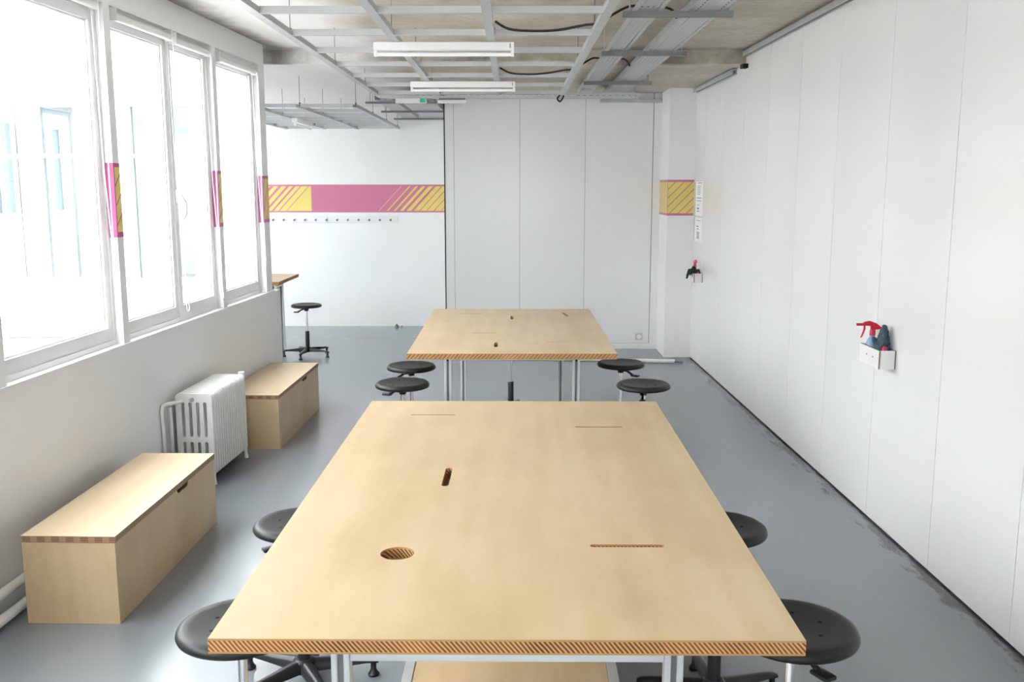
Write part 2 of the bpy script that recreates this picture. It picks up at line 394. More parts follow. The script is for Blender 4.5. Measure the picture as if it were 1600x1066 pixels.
def sash(win, y0, y1, z0, z1, oF=-0.055, st=0.055, handle=None):
    mb = MB(); o1 = oF; o0 = oF - 0.045
    wseg(mb, y0, y0+st, o0, o1, z0, z1); wseg(mb, y1-st, y1, o0, o1, z0, z1)
    wseg(mb, y0+st, y1-st, o0, o1, z0, z0+0.075); wseg(mb, y0+st, y1-st, o0, o1, z1-st, z1)
    # glazing bead, a step behind the frame face
    q = 0.012
    for a, b, c, d in ((y0+st, y0+st+q, z0+0.075, z1-st), (y1-st-q, y1-st, z0+0.075, z1-st), (y0+st+q, y1-st-q, z0+0.075, z0+0.075+q), (y0+st+q, y1-st-q, z1-st-q, z1-st)):
        wseg(mb, a, b, o0+0.004, o1-0.014, c, d)
    s = mb.build('sash', M['white'], win)
    g = MB(); wseg(g, y0+st+q*0.5, y1-st-q*0.5, oF-0.034, oF-0.028, z0+0.078, z1-st-0.003); g.build('pane', M['glass'], s)
    if handle:
        h = MB(); yh, zh = handle
        h.tube([W(yh,oF,zh), W(yh,oF+0.035,zh)], 0.011); h.tube([W(yh,oF+0.03,zh+0.01), W(yh+0.03,oF+0.05,zh-0.05), W(yh+0.035,oF+0.048,zh-0.12), W(yh+0.012,oF+0.035,zh-0.16)], [0.012,0.011,0.010,0.007])
        h.box(*(sorted((wx(yh)+oF, wx(yh)+oF+0.01))), yh-0.016, yh+0.016, zh-0.045, zh+0.045, bev=0.004)
        h.build('handle', M['white'], s, smooth=40)
def window(n, y0, y1, split=None, z0=1.062, z1=3.035, lab=None):
    mb = MB(); t = 0.022
    for a, b, c, d in ((y0, y0+t, z0, z1), (y1-t, y1, z0, z1), (y0+t, y1-t, z0, z0+0.03), (y0+t, y1-t, z1-0.05, z1)):
        wseg(mb, a, b, -0.13, -0.045, c, d)
    w = struct(mb.build('window_%d' % n, M['white']), lab)
    a, b = y0+t, y1-t; zz0, zz1 = z0+0.03, z1-0.05
    if split:
        sash(w, a, split, zz0, zz1); sash(w, split, b, zz0, zz1, oF=-0.045, handle=(split+0.03, 1.93))
    else: sash(w, a, b, zz0, zz1)
    return w
window(1, 4.47, 5.71, lab='single pane window nearest the camera')
window(2, 5.79, 7.43, 6.70, lab='two sash window with a white lever handle')
window(3, 7.51, 8.54, lab='single pane window next to the wall end')
window(4, 2.80, 4.38, 3.6); window(5, 1.10, 2.65, 1.9); window(6, -0.60, 0.95, 0.2); window(7, -2.30, -0.75, -1.5)  # unseen windows, added for more daylight indoors
# --- courtyard side of the wing beyond (faces the same yard) --------------------
m = MB(); m.box(-6.2, -2.41, 8.72, 8.92, 0, 1.12); m.box(-6.2, -2.41, 8.72, 8.92, 2.75, 3.4)
for a, b in ((-6.2,-5.9), (-3.86,-3.46), (-2.84,-2.41)): m.box(a, b, 8.72, 8.92, 1.12, 2.75)
ww = struct(m.build('wall_wing', M['wall']), 'white outer wall of the wing seen through the windows')
brd = MB(); brd.box(-6.2, -2.42, 8.694, 8.72, 0, 0.145, bev=0.003, seg=1); b0 = None
for k in range(3):
    z = 0.635 + k*0.163
    if b0 is None: b0 = brd.build('board', M['facade'], ww); b0.location = (0, 0, z)
    else: inst(b0, ww, (0, 0, z))
for k in range(3):
    mb = MB(); z = 0.635 + k*0.163; mb.box(-6.2, -2.42, 8.712, 8.7195, z-0.0175, z-0.0005); mb.build('board_gap', M['facadeband'], ww)
def wing_window(n, x0, x1, muls):
    mb = MB(); z0, z1 = 1.12, 2.75; t = 0.05
    for a, b, c, d in ((x0,x0+t,z0,z1), (x1-t,x1,z0,z1), (x0+t,x1-t,z0,z0+t), (x0+t,x1-t,z1-t,z1)): mb.box(a, b, 8.76, 8.84, c, d)
    for a, b in muls: mb.box(a, b, 8.75, 8.85, z0+t, z1-t)
    w = struct(mb.build('window_%d' % n, M['white'])); e = [x0+t] + [q for m_ in muls for q in m_] + [x1-t]
    for i in range(0, len(e), 2):
        g = MB(); g.box(e[i], e[i+1], 8.797, 8.803, z0+t, z1-t); g.build('pane', M['glasstint'], w)
        g = MB(); g.box(e[i], e[i+1], 8.78, 8.82, 2.25, 2.285); g.build('transom', M['facadeband'], w)
wing_window(8, -5.9, -3.86, [(-5.2,-5.1), (-4.42,-4.22)]); wing_window(10, -3.46, -2.84, [(-3.27,-3.13)])
# --- walls ------------------------------------------------------------------------
m = MB(); m.box(-6.2, 2.5, 13.75, 14.0, 0, 3.25); struct(m.build('wall_back', M['wall']), 'white back wall with a magenta band')
m = MB(); m.box(-6.2, -6.0, 8.72, 14.0, 0, 0.6); m.box(-6.2, -6.0, 8.72, 14.0, 3.0, 3.4); m.box(-6.2, -6.0, 8.72, 9.1, 0.6, 3.0); m.box(-6.2, -6.0, 13.5, 14.0, 0.6, 3.0)
struct(m.build('wall_far_left', M['wall']))
m = MB(); m.box(-6.13, -6.07, 9.1, 13.5, 0.6, 0.67); m.box(-6.13, -6.07, 9.1, 13.5, 2.93, 3.0)
for y in (9.1, 10.55, 11.98, 13.43): m.box(-6.13, -6.07, y, y+0.07, 0.67, 2.93)
w11 = struct(m.build('window_11', M['white']))  # unseen window, added to brighten the wing interior
for y in (9.17, 10.62, 12.05): g = MB(); g.box(-6.103, -6.097, y, y+1.36, 0.67, 2.93); g.build('pane', M['glass'], w11)
# small unseen window behind the camera, added as fill light
m = MB(); m.box(-2.9, 2.5, YB-0.2, YB, 0, 1.1); m.box(-2.9, 2.5, YB-0.2, YB, 2.5, 3.4); m.box(-2.9, -0.75, YB-0.2, YB, 1.1, 2.5); m.box(0.65, 2.5, YB-0.2, YB, 1.1, 2.5)
struct(m.build('wall_rear', M['wall']))
m = MB(); m.box(-0.75, 0.65, YB-0.12, YB-0.06, 1.1, 1.17); m.box(-0.75, 0.65, YB-0.12, YB-0.06, 2.43, 2.5)
for x in (-0.75, -0.085, 0.58): m.box(x, x+0.07, YB-0.12, YB-0.06, 1.17, 2.43)
w9 = struct(m.build('window_9', M['white']))
for x in (-0.68, -0.015): g = MB(); g.box(x, x+0.595, YB-0.093, YB-0.087, 1.17, 2.43); g.build('pane', M['glass'], w9)

# right wall: boards butted with fine dark joints
m = MB()
def rseg(mb, y0, y1, o0, o1, z0, z1, mi=0):
    mb.hexa([(rx(y0,o0),y0,z0), (rx(y1,o0),y1,z0), (rx(y1,o1),y1,z0), (rx(y0,o1),y0,z0), (rx(y0,o0),y0,z1), (rx(y1,o0),y1,z1), (rx(y1,o1),y1,z1), (rx(y0,o1),y0,z1)], mi)
rseg(m, YB, 13.9, -0.25, -0.012, 0, 3.4)
wr = struct(m.build('wall_right', M['gap']), 'right wall of tall white boards with fine joints')
js = [YB] + [3.97 - 0.855*k for k in range(7, 0, -1)] + [3.97, 4.79, 5.65, 6.51, 7.35, 8.20, 9.02, 9.84, 10.68, 11.75]
for a, b in zip(js[:-1], js[1:]):
    mb = MB(); rseg(mb, a+0.0022, b-0.0022, -0.012, 0.0, 0.012, 3.215 if b < 9.1 else 3.098)
    mb.build('panel', M['panelr'], wr)
# ceiling-edge steel tracks on that wall
def track(n, y0, y1, z0, z1, lab):
    mb = MB(); rseg(mb, y0, y1, 0.0, 0.045, z1-0.006, z1); rseg(mb, y0, y1, 0.0, 0.006, z0, z1); rseg(mb, y0, y1, 0.039, 0.045, z0-0.0, z1)
    mb2 = MB(); rseg(mb2, y0, y1, 0.012, 0.033, z0+0.008, z1-0.01)
    t = struct(mb.build('trim_%d' % n, M['galv']), lab); mb2.build('web', M['galvdark'], t)
track(1, YB+0.1, 8.98, 3.158, 3.205, 'galvanised track along the top of the right wall')
track(2, 9.35, 11.19, 3.045, 3.092, 'short galvanised track beyond the ceiling step')
m = MB(); rseg(m, 8.93, 9.03, 0.0, 0.05, 3.055, 3.09); tag(m.build('cable_stub', M['hole']), 'small black cable stub at the ceiling step by the right wall', 'cable')

# partition and column at the back right
m = MB(); m.box(-0.80, 2.3, 11.812, 13.75, 0, 3.10)
wp = struct(m.build('wall_partition', M['gap']), 'white boarded partition behind the far table')
pj = [-0.809, -0.702, 0.094, 0.885, 1.700]
for i, (a, b) in enumerate(zip(pj[:-1], pj[1:])):
    mb = MB(); mb.box(a+0.002, b-0.002, 11.80, 11.812, 0.07, 3.098); mb.build('panel', M['panel'], wp)
mb = MB(); mb.box(1.705, 1.90, 11.79, 11.812, 0.0, 3.098); mb.build('panel', M['panel'], wp)
mb = MB(); mb.box(-0.822, -0.8095, 11.802, 11.815, 0, 3.098); mb.build('edge_gap', M['hole'], wp)
mb = MB(); mb.box(-0.812, -0.803, 11.816, 13.75, 0, 3.098); mb.build('end_panel', M['wall'], wp)
mb = MB(); mb.box(-0.80, 1.80, 11.782, 11.80, 0, 0.068, bev=0.003); struct(mb.build('baseboard_partition', M['white']))
m = MB(); m.box(1.795, 2.3, 11.2, 11.80, 0, 3.10); struct(m.build('wall_column', M['wall']), 'white column between partition and right wall')
# steel edge track on top of the partition, right of the tray
m = MB(); m.box(1.05, 1.79, 11.72, 11.79, 2.985, 3.02); struct(m.build('trim_3', M['galv']))

# --- the yard outside -----------------------------------------------------------------
m = MB(); m.box(-40, wx(-2.5)-0.25, -30, 8.69, 0.50, 0.62); yard = struct(m.build('courtyard_roof', M['extroof']), 'pale flat roof outside the windows')
m = MB(); m.box(-11.9, -6.22, 8.69, 16, 0.30, 0.42); struct(m.build('bounce_slab', M['bounce_slab']), 'pale slab added beside the wing to bounce light in')  # unseen ground slab, added to reflect daylight onto the wing ceiling
for x in (-3.6, -4.6, -5.7, -6.9):
    mb = MB(); mb.box(x-0.03, x+0.03, -20, 8.6, 0.62, 0.66); mb.build('roof_seam', M['seam'], yard)
bld = empty('opposite_building', (-12.0, 4, 0.62))
m = MB(); m.box(-0.6, 0.0, -34, 40, -0.1, 5.6); m.build('wall', M['facade'], bld)
wmb = MB(); wmb.box(-0.05, 0.03, -0.75, 0.75, 0, 2.1); wfr = MB()
for a, b, c, d in ((-0.84,-0.75,-0.08,2.18), (0.75,0.84,-0.08,2.18), (-0.75,0.75,-0.08,0.0), (-0.75,0.75,2.1,2.18), (-0.04,0.04,0,2.1)): wfr.box(0.0, 0.09, a, b, c, d)
first = None
for k, zw in [(k, z) for z in (0.75,) for k in range(-6, 12)]:
    y = k*2.35
    if first is None:
        f0 = wfr.build('window', M['white'], bld); p0 = wmb.build('pane', M['extglass'], f0); f0.location = (0, y, zw); first = f0
    else:
        c = first.copy(); C.objects.link(c); c.parent = bld; c.location = (0, y, zw)
        q = kids(first)[0].copy(); C.objects.link(q); q.parent = c
mb = MB(); mb.box(0.0, 0.12, -34, 40, 3.35, 3.50); mb.build('cornice', M['facadeband'], bld)
tag(bld, 'pale building across the yard with rows of tall windows', 'building')

# ================================================================== WORK TABLES
def table(loc, rz, Wd, L, zt, th, loops, mcore, label, shelf=True, legx=0.440, legy=0.15, legy2=None, rh=0.088):
    t = empty('work_table', loc, rz); w, l = Wd/2, L/2
    tag(t, label, 'table', 'plywood work tables')
    outer = [(-w,-l), (w,-l), (w,l), (-w,l)]
    mb = MB(); mb.plate([outer]+loops, zt-th, zt, 'Z', 0, 1); mb.build('tabletop', [M['birch'], mcore], t)
    for lp in loops:
        us = [p[0] for p in lp]; vs = [p[1] for p in lp]
        if max(us)-min(us) < 0.07:
            mb = MB(); mb.box(min(us)-0.02, max(us)+0.02, min(vs)-0.02, max(vs)+0.02, zt-th-0.006, zt-th-0.0002); mb.build('slot_backing', M['plyedge'], t)
    zb = zt - th; a = 0.026; b = 0.024      # slotted profile: two ribs with a groove between
    for sx in (-1, 1):
        for sy in (-1, 1):
            mb = MB(); cx, cy = sx*legx, (l-(legy2 or legy) if sy > 0 else -(l-legy))
            for k in (-1, 1):
                mb.box(cx+k*0.0165-0.0085, cx+k*0.0165+0.0085, cy-0.02, cy+0.02, 0.03, zb, 0, bev=0.002, seg=1)
            mb.box(cx-0.008, cx+0.008, cy-0.013, cy+0.013, 0.03, zb, 1)
            lg = mb.build('leg', [M['alu'], M['aludark']], t)
            mf = MB(); mf.lathe([(0.022,0),(0.022,0.008),(0.008,0.014),(0.008,0.032)], 14, mat=Matrix.Translation((cx, cy, 0))); mf.build('foot', M['blackplastic'], lg, smooth=40)
            mbolt = MB(); mbolt.box(cx-0.006, cx+0.006, cy-0.0215, cy-0.012, zb-0.035, zb-0.023); mbolt.build('bolt', M['hole'], lg)
    def rail(x0, x1, y0, y1, z0, z1):
        mb = MB(); h = (z1-z0)
        for k0, k1 in ((0, 0.40), (0.60, 1)): mb.box(x0, x1, y0, y1, z0+h*k0, z0+h*k1, 0, bev=0.0015, seg=1)
        d = 0.008
        if x1-x0 > y1-y0: mb.box(x0, x1, y0+d, y1-d, z0+h*0.38, z0+h*0.62, 1)
        else: mb.box(x0+d, x1-d, y0, y1, z0+h*0.38, z0+h*0.62, 1)
        mb.build('rail', [M['alu'], M['aludark']], t)
    ly = l - legy; lb = l - (legy2 or legy)
    for yy in (-ly, lb): rail(-legx+0.026, legx-0.026, yy-0.018, yy+0.018, zb-rh, zb)
    for sx in (-1, 1): rail(sx*legx-0.018, sx*legx+0.018, -ly+0.021, lb-0.021, zb-0.048, zb)
    if shelf:
        for sy in (-1, 1): rail(-legx+0.026, legx-0.026, sy*ly-0.018, sy*ly+0.018, 0.20, 0.24)
        for sx in (-1, 1): rail(sx*0.375-0.018, sx*0.375+0.018, -ly+0.02, ly-0.02, 0.20, 0.24)
        mb = MB(); mb.box(-0.355, 0.355, -ly+0.02, ly-0.02, 0.218, 0.236, bev=0.001, seg=1); mb.build('shelf', M['birch'], t)
    return t
# near table
T1 = (-0.003, 3.571); r1 = -0.0086
def loc1(x, y):
    dx, dy = x-T1[0], y-T1[1]; c, s = math.cos(-r1), math.sin(-r1); return dx*c-dy*s, dx*s+dy*c
def S1(x, y, L, w, a=0): u, v = loc1(x, y); return slot(u, v, L, w, a)
H1 = [S1(-0.388, 4.605, 0.218, 0.012), S1(0.405, 4.364, 0.222, 0.014), S1(-0.251, 3.585, 0.235, 0.027, R(90)), S1(0.360, 2.862, 0.232, 0.022), circle(*loc1(-0.351, 2.800), 0.052)]
table((T1[0], T1[1], 0), r1, 1.485, 2.678, 0.889, 0.040, H1, M['core1'], 'large birch plywood work table in the foreground with a round hole and slots')
# far table
T2 = (0.0, 7.60)
def S2(x, y, L, w, a=0): return slot(x-T2[0], y-T2[1], L, w, a)
H2 = [S2(-0.370, 8.47, 0.21, 0.012), S2(0.0, 8.20, 0.20, 0.026, R(90)), S2(0.470, 8.42, 0.24, 0.026, R(97)), S2(-0.215, 7.33, 0.20, 0.012), S2(-0.115, 6.78, 0.20, 0.026, R(90)), S2(0.350, 6.91, 0.20, 0.012)]
table((T2[0], T2[1], 0), 0.0, 1.425, 2.40, 0.880, 0.040, H2, M['core2'], 'birch plywood work table with slots, standing before the white partition', shelf=False, legx=0.445, rh=0.030)
t3 = table((-3.438, 11.66, 0), 0.0, 1.45, 1.06, 0.90, 0.04, [], M['core3'], 'wooden table corner jutting out behind the window wall', shelf=False, legx=0.645, legy=0.08, legy2=0.62)

# ================================================================== STOOLS
def make_stool():
    t = empty('swivel_stool'); h = 0.0      # seat parts are hung on a local seat height of 0 and lifted when placed
    mb = MB(); r = 0.18
    mb.lathe([(0.0,-0.009), (0.05,-0.0085), (0.10,-0.006), (0.135,-0.002), (0.155,0.0), (0.166,-0.002), (0.174,-0.008), (0.1785,-0.016), (0.18,-0.024), (0.177,-0.031), (0.168,-0.036), (0.12,-0.038), (0.0,-0.038)], 56)
    seat = mb.build('seat', M['black'], t, smooth=50)
    for x, y in [(0.085*math.cos(R(16+60*k)), 0.085*math.sin(R(16+60*k))) for k in range(6)]:
        mh = MB(); mh.lathe([(0.0,-0.0058), (0.0058,-0.0058), (0.0066,-0.0066), (0.0066,-0.0105)], 14, mat=Matrix.Translation((x, y, 0))); mh.build('screw_hole', M['hole'], seat, smooth=40)
    mb = MB(); mb.lathe([(0.0,-0.038), (0.062,-0.038), (0.060,-0.046), (0.034,-0.052), (0.026,-0.066), (0.022,-0.083), (0.0,-0.083)], 24)
    mb.build('seat_mount', M['blackplastic'], t, smooth=40)
    mb = MB(); mb.tube([(-0.01,0,-0.060), (-0.055,0,-0.066), (-0.085,0,-0.085), (-0.10,0,-0.093)], [0.010,0.009,0.009,0.010])
    mb.box(-0.150, -0.088, -0.021, 0.021, -0.103, -0.090, bev=0.005); mb.build('lever', M['blackplastic'], t, smooth=45)
    return t
def make_base(h):
    # lower half whose piston length depends on the seat height
    out = []
    mb = MB(); mb.lathe([(0.0,0.28), (0.0135,0.28), (0.0135,h-0.07), (0.0,h-0.07)], 20); out.append(('piston', mb, M['chrome']))
    mb = MB(); mb.lathe([(0.0,0.075), (0.026,0.075), (0.0255,0.296), (0.023,0.30), (0.0,0.30)], 22); out.append(('column', mb, M['blackplastic']))
    mb = MB(); mb.lathe([(0.0,0.052), (0.046,0.052), (0.050,0.075), (0.046,0.098), (0.034,0.108), (0.0,0.108)], 24); out.append(('hub', mb, M['blackplastic']))
    return out
leg_mesh = None; glide_mesh = None
def leg_parts():
    mb = MB(); secs = []
    for x, w, z0, z1 in ((0.02,0.030,0.058,0.104), (0.09,0.027,0.058,0.098), (0.18,0.022,0.062,0.090), (0.25,0.019,0.064,0.084), (0.285,0.018,0.060,0.078), (0.298,0.013,0.058,0.070)):
        secs.append([(x,-w,z0), (x,w,z0), (x,w*0.92,(z0+z1*2)/3), (x,w*0.45,z1), (x,-w*0.45,z1), (x,-w*0.92,(z0+z1*2)/3)])
    vs = [p for s in secs for p in s]; fs = []
    for i in range(len(secs)-1):
        for k in range(6): l = (k+1) % 6; fs.append((i*6+k, i*6+l, (i+1)*6+l, (i+1)*6+k))
    fs.append(tuple(range(6))[::-1]); fs.append(tuple((len(secs)-1)*6+k for k in range(6))); mb.add(vs, fs)
    gl = MB(); gl.lathe([(0.0,0.0), (0.022,0.0), (0.024,0.008), (0.016,0.020), (0.012,0.030), (0.013,0.064), (0.0,0.064)], 16, mat=Matrix.Translation((0.278,0,0)))
    return mb, gl
proto_top = make_stool(); proto_leg = None
def stool(x, y, h, rot, label, group, baserot=0.0):
    global proto_leg
    t = empty('swivel_stool', (x, y, 0), rot); tag(t, label, 'stool', group)
    for ch in kids(proto_top):
        c = ch.copy(); C.objects.link(c); c.parent = t; c.location = (0, 0, h)
        for g in kids(ch): d = g.copy(); C.objects.link(d); d.parent = c
    for nm, mb, mt in make_base(h): mb.build(nm, mt, t, smooth=40)
    for k in range(5):
        if proto_leg is None:
            a, b = leg_parts(); l0 = a.build('leg', M['blackplastic'], t, smooth=55); g0 = b.build('glide', M['blackplastic'], l0, smooth=40); proto_leg = (l0, g0); lg = l0
        else:
            lg = proto_leg[0].copy(); C.objects.link(lg); lg.parent = t
            g = proto_leg[1].copy(); C.objects.link(g); g.parent = lg
        lg.rotation_euler = (0, 0, baserot - rot + k*2*math.pi/5)
    return t
GS = 'black swivel stools'
stool(-0.777, 2.586, 0.771, R(200), 'black round stool at the near left corner of the foreground table, two seat holes showing', GS, R(20))
stool(-0.845, 3.650, 0.690, R(30), 'black round stool half under the left long edge, beside the near bench', GS, R(-132))
stool(0.785, 3.480, 0.735, R(100), 'black round stool half under the right long edge of the foreground table', GS, R(-50))
stool(0.777, 2.500, 0.805, R(118), 'black round stool at the near right corner of the foreground table, lever sticking out', GS, R(15))
stool(-0.727, 6.240, 0.720, R(-25), 'black round stool at the far table, left side, nearer of its pair', GS, R(40))
stool(-0.740, 6.940, 0.706, R(15), 'black round stool at the far table, left side, tucked behind the nearer one', GS, R(10))
stool(0.829, 7.188, 0.680, R(150), 'black round stool at the far table, right side, just off its corner', GS, R(0))
stool(0.875, 6.265, 0.707, R(80), 'black round stool at the far table, right side, nearer of its pair', GS, R(25))
stool(-0.011, 8.30, 0.66, R(60), 'black stool pushed fully under the far table, only its post showing', GS, R(5))
stool(-2.435, 11.29, 0.622, R(0), 'free-standing black stool on a star base by the window wall end', GS, R(48))
for ch in [proto_top] + kids(proto_top) + [g for c in kids(proto_top) for g in kids(c)]: bpy.data.objects.remove(ch, do_unlink=True)

# ================================================================== STORAGE BENCHES
def bench(loc, rz, L, D, label):
    t = empty('storage_bench', loc, rz); tag(t, label, 'bench', 'plywood storage benches')
    w, l, H = D/2, L/2, 0.392; p = 0.018
    mb = MB(); mb.box(-w, w, -l, -l+p, 0.0, H); mb.build('end_panel', M['birch2'], t)
    mb = MB(); mb.box(-w, w, l-p, l, 0.0, H); mb.build('end_panel', M['birch2'], t)
    mb = MB(); mb.box(-w, -w+p, -l+p, l-p, 0.0, H); mb.build('back_panel', M['birch2'], t)
    yc = 0.17
    out = [(-l+p,0), (l-p,0), (l-p,H), (yc+0.085,H), (yc+0.068,H-0.024), (yc-0.068,H-0.024), (yc-0.085,H), (-l+p,H)]
    mb = MB(); mb.plate([out], w-p, w, 'X', 0, 1); mb.build('front_panel', [M['birch2'], M['lidcore']], t)
    mb = MB(); mb.box(-w+p, w-p, -l+p, l-p, 0.02, 0.035); mb.build('bottom_panel', M['birch2'], t)
    mb = MB(); mb.plate([[(-w-0.002,-l-0.003), (w+0.004,-l-0.003), (w+0.004,l+0.003), (-w-0.002,l+0.003)]], H+0.002, H+0.032, 'Z', 0, 1); mb.build('lid', [M['birch3'], M['lidcore']], t)
    return t
bench((-2.012, 4.868, 0), -0.022, 1.375, 0.430, 'near birch plywood storage bench left of the foreground table')
bench((-1.985, 7.855, 0), -0.022, 1.370, 0.430, 'far birch plywood storage bench behind the white radiator')

# ================================================================== RADIATOR
rad = empty('radiator', (-2.13, 6.27, 0), -0.052); tag(rad, 'white cast iron column radiator between the two benches', 'radiator')
def rrect(x0, x1, z0, z1, r, n=5):
    pts = []
    for cx, cz, a0 in ((x1-r, z0+r, -90), (x1-r, z1-r, 0), (x0+r, z1-r, 90), (x0+r, z0+r, 180)):
        for i in range(n+1): a = R(a0 + 90*i/n); pts.append((cx + r*math.cos(a), cz + r*math.sin(a)))
    return pts
rw = 0.125; loops = [rrect(-rw, rw, 0.062, 0.632, 0.03)]
for k in range(4):
    cx = -rw + 0.25*(k+1)/5
    for z0, z1 in ((0.335, 0.572), (0.115, 0.298)): loops.append(rrect(cx-0.0105, cx+0.0105, z0, z1, 0.0104, 4))
NS = 16; sp = 0.0435
mb = MB(); mb.plate(loops, 0.003, 0.029, 'Y'); sec = mb.build('section', M['radiator'], rad)
bv = sec.modifiers.new('Bevel', 'BEVEL'); bv.width = 0.009; bv.segments = 2; bv.limit_method = 'ANGLE'; bv.angle_limit = R(60)
sec.data.shade_smooth(); sec.data.set_sharp_from_angle(angle=R(70))
for k in range(1, NS): inst(sec, rad, (0, k*sp, 0))
for z in (0.10, 0.595):
    for x in (-0.075, 0.075):
        mb = MB(); mb.tube([(x,0.01,z), (x,NS*sp-0.015,z)], 0.026, 14); mb.build('nipple', M['radiator'], rad, smooth=40)
for y in (0.017, (NS-1)*sp+0.017):
    for x in (-0.10, 0.108):
        mb = MB(); mb.tube([(x,y,0.09), (x*1.03,y,0.04), (x*1.06,y,0.0)], [0.016,0.011,0.015], 10); mb.build('foot', M['radiator'], rad, smooth=40)
mb = MB(); mb.tube([(-0.01,-0.012,0.590), (-0.01,0.004,0.590)], 0.014, 12); mb.tube([(-0.01,-0.028,0.575), (-0.018,-0.022,0.60)], 0.006, 8); mb.build('bleed_valve', M['galv'], rad, smooth=40)
mb = MB(); mb.tube([(0.075,NS*sp-0.012,0.60), (0.085,NS*sp+0.03,0.60)], 0.012, 12); mb.lathe([(0.0,-0.025),(0.024,-0.025),(0.026,0.0),(0.024,0.03),(0.0,0.034)], 18, mat=Matrix.Translation((0.085,NS*sp+0.03,0.61))); mb.build('valve_head', M['whiteplastic'], rad, smooth=40)
# feed pipe behind the radiator's near end
mb = MB(); P = [(-0.075,0.02,0.575), (-0.115,-0.05,0.578), (-0.150,-0.10,0.578), (-0.158,-0.125,0.570), (-0.160,-0.135,0.545), (-0.160,-0.120,0.30), (-0.160,-0.10,0.03)]
mb.tube(P, 0.013, 12); mb.build('feed_pipe', M['radiator'], rad, smooth=50)
mb = MB(); mb.tube([(-0.075,0.02,0.10), (-0.13,-0.02,0.10), (-0.135,-0.05,0.14), (-0.135,-0.06,0.55)], 0.012, 12); mb.build('return_pipe', M['radiator'], rad, smooth=50)
for z, o, lab in ((0.135, 0.055, 'upper white heating pipe running along the foot of the window wall'), (0.038, 0.085, 'lower white heating pipe lying by the foot of the window wall')):
    mb = MB(); mb.tube([W(y, o, z) for y in (YB+0.05, 1, 3, 5, 6.0)], 0.024, 14); tag(mb.build('heating_pipe', M['radiator'], smooth=50), lab, 'pipe')

# ================================================================== BLINDS
def blind(y0, y1, yc, zend, lab, o=-0.012, z=2.985):
    t = empty('roller_blind', W((y0+y1)/2, o, z)); tag(t, lab, 'blind', 'rolled-up white roller blinds')
    L0 = Vector(t.location)
    def rel(p): return (Vector(p) - L0)[:]
    mb = MB(); mb.tube([rel(W(y0, o, z)), rel(W(y1, o, z))], 0.024, 16); mb.build('roll', M['whiteplastic'], t, smooth=50)
    for y in (y0-0.012, y1+0.002):
        mb = MB(); p = rel(W(y, o, z)); mb.box(p[0]-0.028, p[0]+0.028, p[1], p[1]+0.010, p[2]-0.028, p[2]+0.05, bev=0.003); mb.build('bracket', M['whiteplastic'], t)
    pts = []; sl = 0.024
    n = 8
    pts.append(W(yc, o+0.026, z)); pts.append(W(yc+0.004, o+0.024, (z+zend)/2)); pts.append(W(yc+0.010, o+0.022, zend+0.09))
    for i in range(n+1):
        a = math.pi*i/n; pts.append(W(yc+0.030-0.022*math.cos(a)*1.0, o+0.02, zend+0.03-0.03*math.sin(a)))
    pts.append(W(yc+0.046, o+0.016, zend+0.10)); pts.append(W(yc+0.030, o-0.015, (z+zend)/2)); pts.append(W(yc+0.02, o-0.024, z))
    mb = MB(); mb.tube([rel(p) for p in pts], 0.0035, 6); mb.build('pull_chain', M['chain'], t, smooth=60)
blind(4.52, 5.62, 5.625, 1.16, 'rolled-up white blind over the nearest window, long looping chain', z=3.01)
blind(5.86, 6.66, 6.672, 1.13, 'rolled-up white blind over the left sash of the two sash window')
blind(6.74, 7.36, 7.365, 1.14, 'rolled-up white blind over the right sash of the two sash window', z=2.975)
blind(7.58, 8.46, 8.462, 1.32, 'rolled-up white blind over the window by the wall end', z=2.965)

# ================================================================== PRINTED BANDS
def diag(bands, u0, u1, v0, v1, slant):
    out = []
    for a, b in bands:
        p = clip([(a, v0), (b, v0), (b+slant*(v1-v0), v1), (a+slant*(v1-v0), v1)], u0, u1, v0, v1)
        if len(p) >= 3: out.append(p)
    return out
def poly_plate(mb, poly, fn, t0, t1, mi):
    n = len(poly); vs = [fn(u, v, t0) for u, v in poly] + [fn(u, v, t1) for u, v in poly]
    fs = [tuple(range(n))[::-1], tuple(range(n, 2*n))] + [(i, (i+1) % n, n+(i+1) % n, n+i) for i in range(n)]
    mb.add(vs, fs, mi)
# back wall
cu = lambda c: -3.428 + (c/5.16 + 410 - 422)*0.00907
fn = lambda u, v, t: (u, 13.75 - t, v)
mb = MB(); U0, U1, V0, V1 = -4.4, -0.815, 1.632, 2.022
poly_plate(mb, [(U0,V0), (U1,V0), (U1,V1), (U0,V1)], fn, 0.0, 0.002, 0)
v0, v1 = V0+0.022, V1-0.022
mag = [(-176,24), (-115,28), (-50,26), (15,22), (70,18), (125,11), (190,7)]
e = [cu(-520)]
for b, w in mag: e += [cu(b), cu(b+w)]
e += [cu(600)]
for p in diag([(e[i], e[i+1]) for i in range(0, len(e), 2)], U0, cu(395), v0, v1, 0.93): poly_plate(mb, p, fn, 0.002, 0.0028, 1)
yel = [(935,940), (1000,1013), (1055,1074), (1107,1134), (1160,1196), (1218,1262), (1270,1318), (1325,1378), (1385,1436), (1442,1494), (1500,1560)]
for p in diag([(cu(a), cu(b)) for a, b in yel], cu(700), U1, v0, v1, 0.93): poly_plate(mb, p, fn, 0.002, 0.0028, 1)
tag(mb.build('wall_graphic', [M['magenta'], M['yellow']]), 'magenta band with yellow diagonal hatching across the back wall', 'wall graphic')
